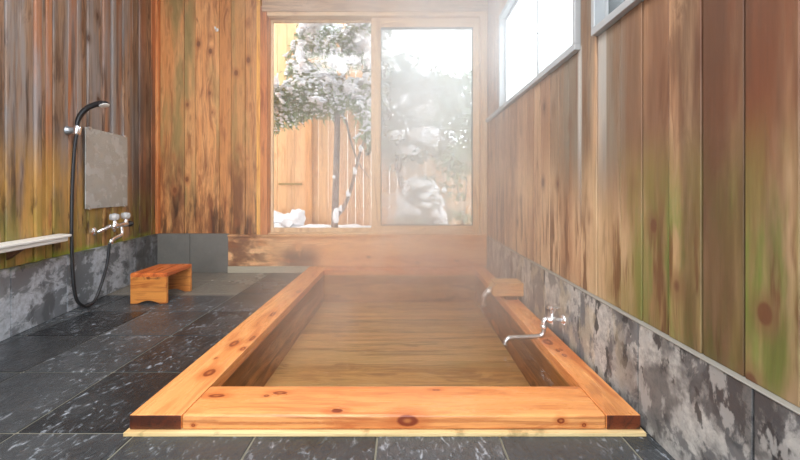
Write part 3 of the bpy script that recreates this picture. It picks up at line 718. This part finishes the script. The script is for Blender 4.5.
def fence(name, x0, x1, Y, ztop, posts, rails, label):
    f = thing(name, ((x0+x1)/2, Y, GZ), 0, label, 'fence', 'cedar fences round the garden')
    inv = Matrix.Translation(-Vector(f.location))
    def P(mb, nm, mt, bv=.004):
        o = mb.build(nm, mt, bevel=bv); o.parent = f; o.matrix_parent_inverse = inv; return o
    m = MB(); x = x0
    while x < x1-.01:
        w = min(random.choice((.12, .15, .18)), x1-x); m.box(x+.002, x+w-.002, Y, Y+.02, GZ-.1, ztop, 0, random.random()); x += w
    P(m, 'board_panel', M['fence'], .003)
    for p_ in posts: P(MB().box(p_-.05, p_+.05, Y-.035, Y-.001, GZ-.1, ztop+.03, 0, .3), 'post', M['fence_post'])
    for (a, c, z) in rails: P(MB().box(a, c, Y-.025, Y-.001, z-.015, z+.015, 0, .3), 'rail', M['rail'])
    return f
M['rail'] = plain('fence_rail', srgb(150, 120, 62), .7)
FY = 5.6
fence('garden_fence', -3.4, -.38, FY, 4.1, [px(309, FY)], [(px(279, FY), px(302, FY), CH-(184-CY)/FPX*FY+.16*0)], 'tall pale cedar board fence behind the snowy tree')
fence('garden_fence', -.36, 3.2, FY+.12, 1.5, [.55, 1.9], [], 'lower cedar board fence behind the fogged pane')

def leaves(mb, c, rad, n, ln=.06, wd=.012, droop=.2):
    for _ in range(n):
        p = Vector((random.gauss(0, .5)*rad[0], random.gauss(0, .5)*rad[1], random.gauss(0, .5)*rad[2]))+Vector(c)
        d = Vector((random.uniform(-1, 1), random.uniform(-1, 1), random.uniform(-.9, .6)-droop)).normalized()
        s_ = d.cross(Vector((random.uniform(-1, 1), random.uniform(-1, 1), 1))).normalized(); u = d.cross(s_)*.3
        l = ln*random.uniform(.6, 1.3); w_ = wd*random.uniform(.7, 1.3)
        mb.add([p, p+d*l*.45+s_*w_+u*w_, p+d*l, p+d*l*.45-s_*w_+u*w_], [(0, 1, 2), (0, 2, 3)])

def limb(mb, pts, r0, r1, seg=8):
    n = len(pts); mb.tube(pts, [r0+(r1-r0)*i/(n-1) for i in range(n)], seg, 5)

def along(pts, t):
    n = len(pts)-1; s_ = min(int(t*n), n-1); f = t*n-s_; return Vector(pts[s_]).lerp(Vector(pts[s_+1]), f)

# left tree, seen through the clear pane
TYY = 4.75
def pz(L, Y=TYY, jit=0.): return [at(x, y, Y+(d if d else 0)) for x, y, d in L]
base = at(335, 236, TYY)
tr_ = thing('snowy_tree', (base.x, base.y, GZ), 0, 'slender garden tree with snow laden drooping branches seen through the clear pane', 'tree')
inv = Matrix.Translation(-Vector(tr_.location))
def tpart(mb, nm, mt, par, smooth=True, kind=None):
    o = mb.build(nm, mt, smooth=smooth); o.parent = par; o.matrix_parent_inverse = Matrix.Translation(-Vector(par.location))
    if kind: o['kind'] = kind
    return o
b = MB()
trunk = pz([(334, 243, 0), (335, 215, 0), (336, 180, 0), (337, 140, 0), (338, 110, 0), (343, 85, .02), (343, 55, .05), (347, 30, .05), (352, -5, .05), (356, -40, 0)])
limb(b, trunk, .048, .02, 10)
limb(b, pz([(335, 218, 0), (345, 205, -.03), (352, 185, -.06), (358, 160, -.08), (364, 140, -.1), (368, 118, -.1)]), .03, .01)
tpart(b, 'trunk', M['bark'], tr_)
BR = [  # branch polylines in the tree's own plane with depth offsets
 [(338, 105, 0), (325, 95, -.1), (305, 92, -.2), (288, 102, -.25), (276, 118, -.3)],
 [(339, 100, 0), (350, 92, -.1), (362, 100, -.2), (369, 118, -.25), (370, 132, -.25)],
 [(342, 82, 0), (328, 72, .1), (312, 66, .1), (300, 62, .15), (294, 70, .2)],
 [(343, 62, 0), (330, 50, -.1), (316, 42, -.15), (304, 30, -.15), (300, 50, -.2)],
 [(345, 45, 0), (336, 30, .1), (322, 20, .15), (308, 14, .2)],
 [(344, 58, 0), (356, 50, .1), (368, 50, .2), (380, 58, .2)],
 [(346, 40, 0), (358, 28, -.1), (370, 22, -.1), (384, 26, -.1)],
 [(340, 92, 0), (322, 86, -.2), (300, 82, -.3), (284, 88, -.35), (274, 98, -.35)],
 [(341, 88, 0), (355, 80, -.1), (367, 84, -.15), (378, 96, -.2)],
 [(338, 108, 0), (330, 100, .2), (312, 103, .3), (296, 112, .35)],
 [(346, 120, 0), (352, 145, .05), (360, 165, .05), (372, 180, .05)]]
tw = MB(); lf = MB(); sn = MB()
for bi, L in enumerate(BR):
    P = pz(L); limb(tw, P, .016, .005, 6)
    if bi == 10: 
        continue
    for t in [i/16 for i in range(2, 17)]:
        c = along(P, t)
        for q in range(2):
            off = Vector((random.uniform(-.09, .09), random.uniform(-.12, .12), random.uniform(-.10, .05)))
            leaves(lf, c+off+Vector((0, .04, -.02)), (.09, .09, .06), 12, .085, .010, .55)
            if random.random() < .9:
                s_ = random.uniform(.013, .032); sn.blob(c+off+Vector((0, -.05, .03)), (s_*1.4, s_*1.2, s_*.6), 2, .8, 3)
        for q in range(5): # hanging sprays with snow
            o_ = c+Vector((random.uniform(-.1, .1), random.uniform(-.12, .12), random.uniform(-.02, .03)))
            e_ = o_+Vector((random.uniform(-.12, .12), random.uniform(-.08, .08), random.uniform(-.26, -.05)))
            tw.tube([o_, (o_+e_)/2+Vector((0, 0, .02)), e_], .003, 4, 2)
            for h in range(5):
                pp = o_.lerp(e_, (h+.5)/5); leaves(lf, pp, (.02, .02, .02), 4, .07, .009, .5)
                if random.random() < .8:
                    s_ = random.uniform(.010, .02); sn.blob(pp+Vector((0, -.02, .016)), (s_*1.6, s_*1.3, s_), 1, .5, 2)
# big snow pillows
for x, y, rx, rz_ in ((306, 28, .09, .20), (312, 20, .14, .12), (325, 17, .13, .1), (336, 62, .13, .08), (342, 66, .07, .11), (365, 40, .15, .11), (372, 55, .1, .2), (300, 55, .06, .14), (303, 68, .1, .06), (322, 75, .13, .04),
                     (330, 80, .08, .05), (296, 86, .16, .05), (318, 100, .12, .05), (352, 88, .1, .06), (276, 88, .05, .16), (283, 110, .05, .1), (366, 110, .06, .1), (352, 60, .1, .05), (358, 20, .1, .08)):
    sn.blob(at(x, y, TYY-.2+random.uniform(-.15, .1)), (rx*.8, rx*.7, rz_*.8), 3, .8, 3)
for t in (.12, .3, .5, .7): 
    P = pz([(335, 218, 0), (345, 205, -.03), (352, 185, -.06), (358, 160, -.08), (364, 140, -.1), (368, 118, -.1)]); sn.blob(along(P, t)+Vector((0, -.01, .02)), (.03, .03, .05), 2, .4)
sn.blob(at(336, 216, TYY-.04), (.04, .03, .10), 2, .4); sn.blob(at(334, 177, TYY-.05), (.02, .02, .025), 2, .4)
tpart(tw, 'twigs', M['bark'], tr_, kind='stuff'); tpart(lf, 'foliage', M['leaf'], tr_, False, 'stuff'); tpart(sn, 'snow_cover', M['snow'], tr_, kind='stuff')

def bush(name, label, cat, Y, stems, clusters, snows, mat, lsz=(.08, .014), r0=.02):
    b0 = at(stems[0][0][0], stems[0][0][1], Y); e = thing(name, (b0.x, Y, GZ), 0, label, cat)
    t_ = MB(); l_ = MB(); s_ = MB()
    for L in stems: limb(t_, [at(x, y, Y+d) for x, y, d in L], r0, r0*.4, 7)
    for (x, y, d, rx, rz_, n_) in clusters:
        c = at(x, y, Y+d); leaves(l_, c, (rx, rx, rz_), n_, lsz[0], lsz[1], .1)
    for (x, y, d, rx, rz_) in snows: s_.blob(at(x, y, Y+d), (rx, rx*.9, rz_), 3, .55, 2.4)
    tpart(t_, 'stems', M['bark'], e); tpart(l_, 'foliage', mat, e, False, 'stuff')
    if snows: tpart(s_, 'snow_cover', M['snow'], e, kind='stuff')
    return e
cl = []; 
for _ in range(80):
    x = random.uniform(372, 440); y = random.uniform(58, 156)
    if x > 405 and y < 58+(x-405)*1.1: continue
    cl.append((x, y, random.uniform(-.25, .18), .15, .13, 60))
bush('evergreen_tree', 'dark bushy evergreen with snow lumps behind the left half of the fogged pane', 'tree', 5.1,
     [[(402, 240, 0), (403, 200, 0), (400, 160, 0), (402, 110, 0), (405, 60, 0)], [(403, 190, 0), (392, 150, .1), (388, 110, .1)], [(402, 150, 0), (415, 120, 0), (425, 90, .1)]],
     cl, [(383, 60, -.1, .1, .12), (392, 72, -.2, .14, .10), (404, 100, -.3, .07, .06), (432, 112, -.2, .16, .17), (420, 116, -.2, .13, .14), (425, 135, -.3, .22, .1), (426, 80, 0, .12, .1), (434, 92, 0, .12, .08), (396, 135, -.2, .1, .07), (412, 150, -.2, .16, .06), (384, 45, 0, .1, .08)], M['leaf_dark'], (.11, .026), .035)
cl = []
for _ in range(60):
    x = random.uniform(438, 486); y = random.uniform(74, 172)
    cl.append((x, y, random.uniform(-.25, .2), .14, .12, 46))
for _ in range(14): cl.append((random.uniform(440, 476), random.uniform(165, 226), random.uniform(-.1, .2), .08, .08, 14))
bush('broadleaf_shrub', 'pale green leafy shrub with thin stems behind the right half of the fogged pane', 'shrub', 4.95,
     [[(462, 240, 0), (460, 200, 0), (452, 160, 0), (446, 120, 0)], [(462, 238, 0), (466, 190, .05), (468, 140, .05), (470, 90, .05)], [(450, 240, .1), (445, 190, .1), (440, 150, .1)]],
     cl, [(462, 112, -.1, .07, .03), (474, 124, -.1, .06, .03), (455, 150, -.1, .06, .03), (444, 190, -.1, .03, .03)], M['leaf_light'], (.10, .026), .014)
# snow-covered rock with small plants
rk = thing('garden_rock', (at(421, 226, 4.5).x, 4.5, GZ), 0, 'tall garden rock covered in clumps of snow behind the fogged pane', 'rock')
inv = Matrix.Translation(-Vector(rk.location))
c = at(421, 205, 4.5)
tpart(MB().blob((c.x, 4.55, GZ+.26), (.27, .22, .42), 4, .35, 1.6), 'rock', M['rock'], rk)
b = MB()
for i in range(70):
    a = random.uniform(0, 2*PI); h = random.random(); rr = math.sqrt(1-h*h*.9)
    b.blob((c.x+.27*rr*math.cos(a), 4.55+.24*rr*math.sin(a), GZ+.18+.52*h), (random.uniform(.04, .08), .06, random.uniform(.03, .06)), 2, .6, 2.5)
b.blob((c.x-.02, 4.53, GZ+.64), (.15, .14, .09), 3, .5)
tpart(b, 'snow_cover', M['snow'], rk, kind='stuff')
def plant(x, y, Y, n_, h, label):
    p0 = at(x, y, Y); m = MB()
    for i in range(n_):
        a = random.uniform(0, 2*PI); l = h*random.uniform(.6, 1.1); d = Vector((math.cos(a)*.6, math.sin(a)*.6, 1)).normalized()
        s_ = Vector((-math.sin(a), math.cos(a), 0))*.008; q = p0+d*l*.6; t = p0+d*l+Vector((math.cos(a), math.sin(a), -.4))*l*.25
        m.add([p0-s_, p0+s_, q+s_*1.3, q-s_*1.3, t], [(0, 1, 2, 3), (3, 2, 4)])
        leaves(m, q, (.03, .03, .04), 3, .06, .014)
    tag(m.build('fern', M['leaf_light']), label, 'plant', 'low plants round the snowy rock')
plant(402, 224, 4.35, 22, .18, 'low green fern at the left foot of the snowy rock')
plant(418, 226, 4.2, 16, .14, 'low green fern just in front of the snowy rock')
plant(428, 184, 4.5, 16, .16, 'small green plant growing over the top of the snowy rock')
plant(464, 224, 4.4, 22, .2, 'low green plant at the right end of the fogged pane')
b = MB()
for x, y, Y, r, h in ((270, 226, 5.2, .22, .10), (286, 222, 5.3, .2, .12), (297, 219, 5.35, .12, .16), (275, 219, 5.35, .16, .14), (318, 227, 5.2, .3, .05), (345, 227, 5.2, .3, .05), (365, 228, 5.0, .2, .05), (452, 228, 4.6, .15, .05), (395, 226, 4.8, .2, .05),
                     (306, 234, 4.3, .12, .05)):
    c = at(x, y, Y); b.blob((c.x, Y, c.z-.02), (r, r*.8, h), 3, .4, 2)
tag(b.build('snow', M['snow'], smooth=True), 'white snow heaped along the foot of the garden fence', 'snow', kind='stuff')

# ------------------------------------------------------------------ steam rising from the bath
k = N('steam'); o = k.obj(); xyz = k.sep(o)
f = k.math('MULTIPLY', trap(k, xyz[0], (-1.6, .3, .8, 1.6)), trap(k, xyz[1], (1.2, 2.6, 3.6, 4.6)))
f = k.math('MULTIPLY', f, k.step(xyz[2], 2.8, 4.5, 1., .3))
n_ = k.noise(k.vmath('MULTIPLY', o, (2.2, 1.6, 1.1)), 1, 3, .5, dist=.6)
low = k.math('MULTIPLY', trap(k, xyz[0], (-.95, -.45, .55, .8)), k.math('MULTIPLY', trap(k, xyz[1], (1.35, 1.75, 3.6, 3.8)), k.step(xyz[2], .05, .75, 1.0, 0.)))
den = k.math('MULTIPLY', k.math('MULTIPLY', k.math('ADD', f, low), k.step(n_, .3, .7, .25, 1.)), .64)
vs_ = k.n('ShaderNodeVolumeScatter'); vs_.inputs['Color'].default_value = (.97, .98, 1, 1); k.put(vs_.inputs['Density'], den); vs_.inputs['Anisotropy'].default_value = .55
k.t.links.new(vs_.outputs[0], k.out.inputs['Volume'])
stm = MB().box(-1.6, XR-.022, 1.3, YB-.05, .068, 3.2).build('steam', k.m)
tag(stm, 'white steam drifting up from the bath towards the window', 'steam', kind='stuff')

# ------------------------------------------------------------------ light: overcast winter sky through the windows and the open side behind the viewer, plus an added overhead fill light
W = bpy.data.worlds.new('overcast_sky'); S.world = W; W.use_nodes = True
bg = W.node_tree.nodes['Background']; bg.inputs[0].default_value = (.88, .94, 1, 1); bg.inputs[1].default_value = 4.3
def area(name, loc, rot, size, size_y, power, col=(1, 1, 1)):
    l = bpy.data.lights.new(name, 'AREA'); l.shape = 'RECTANGLE'; l.size = size; l.size_y = size_y; l.energy = power; l.color = col
    o = bpy.data.objects.new(name, l); COL.objects.link(o); o.location = loc; o.rotation_euler = rot; return o
area('overhead_fill', (-.9, .9, 3.2), (0, 0, 0), 1.6, 1.2, 85, (.96, .98, 1))  # unseen area light added to brighten the interior
for nm, loc, rot, sx, sy in (('portal_back', (-.3, YB+.2, 1.5), (-PI/2, 0, 0), 2.3, 2.3), ('portal_rear', (-1, -1.3, 1.6), (PI/2, 0, 0), 3.8, 3.2), ('portal_side', (XR+.12, 2.5, 1.95), (0, PI/2, 0), .8, 1.42)):
    p_ = area(nm, loc, rot, sx, sy, 1); p_.data.cycles.is_portal = True

# ------------------------------------------------------------------ render settings
S.view_settings.view_transform = 'Standard'; S.view_settings.look = 'None'; S.view_settings.gamma = 1; S.view_settings.exposure = .35
S.view_settings.use_curve_mapping = False
c = S.cycles
c.use_denoising = True; c.max_bounces = 7; c.diffuse_bounces = 3; c.glossy_bounces = 4; c.transmission_bounces = 4; c.transparent_max_bounces = 12
c.volume_bounces = 3; c.volume_step_rate = 3; c.volume_max_steps = 64; c.sample_clamp_indirect = 4; c.caustics_reflective = False; c.caustics_refractive = False
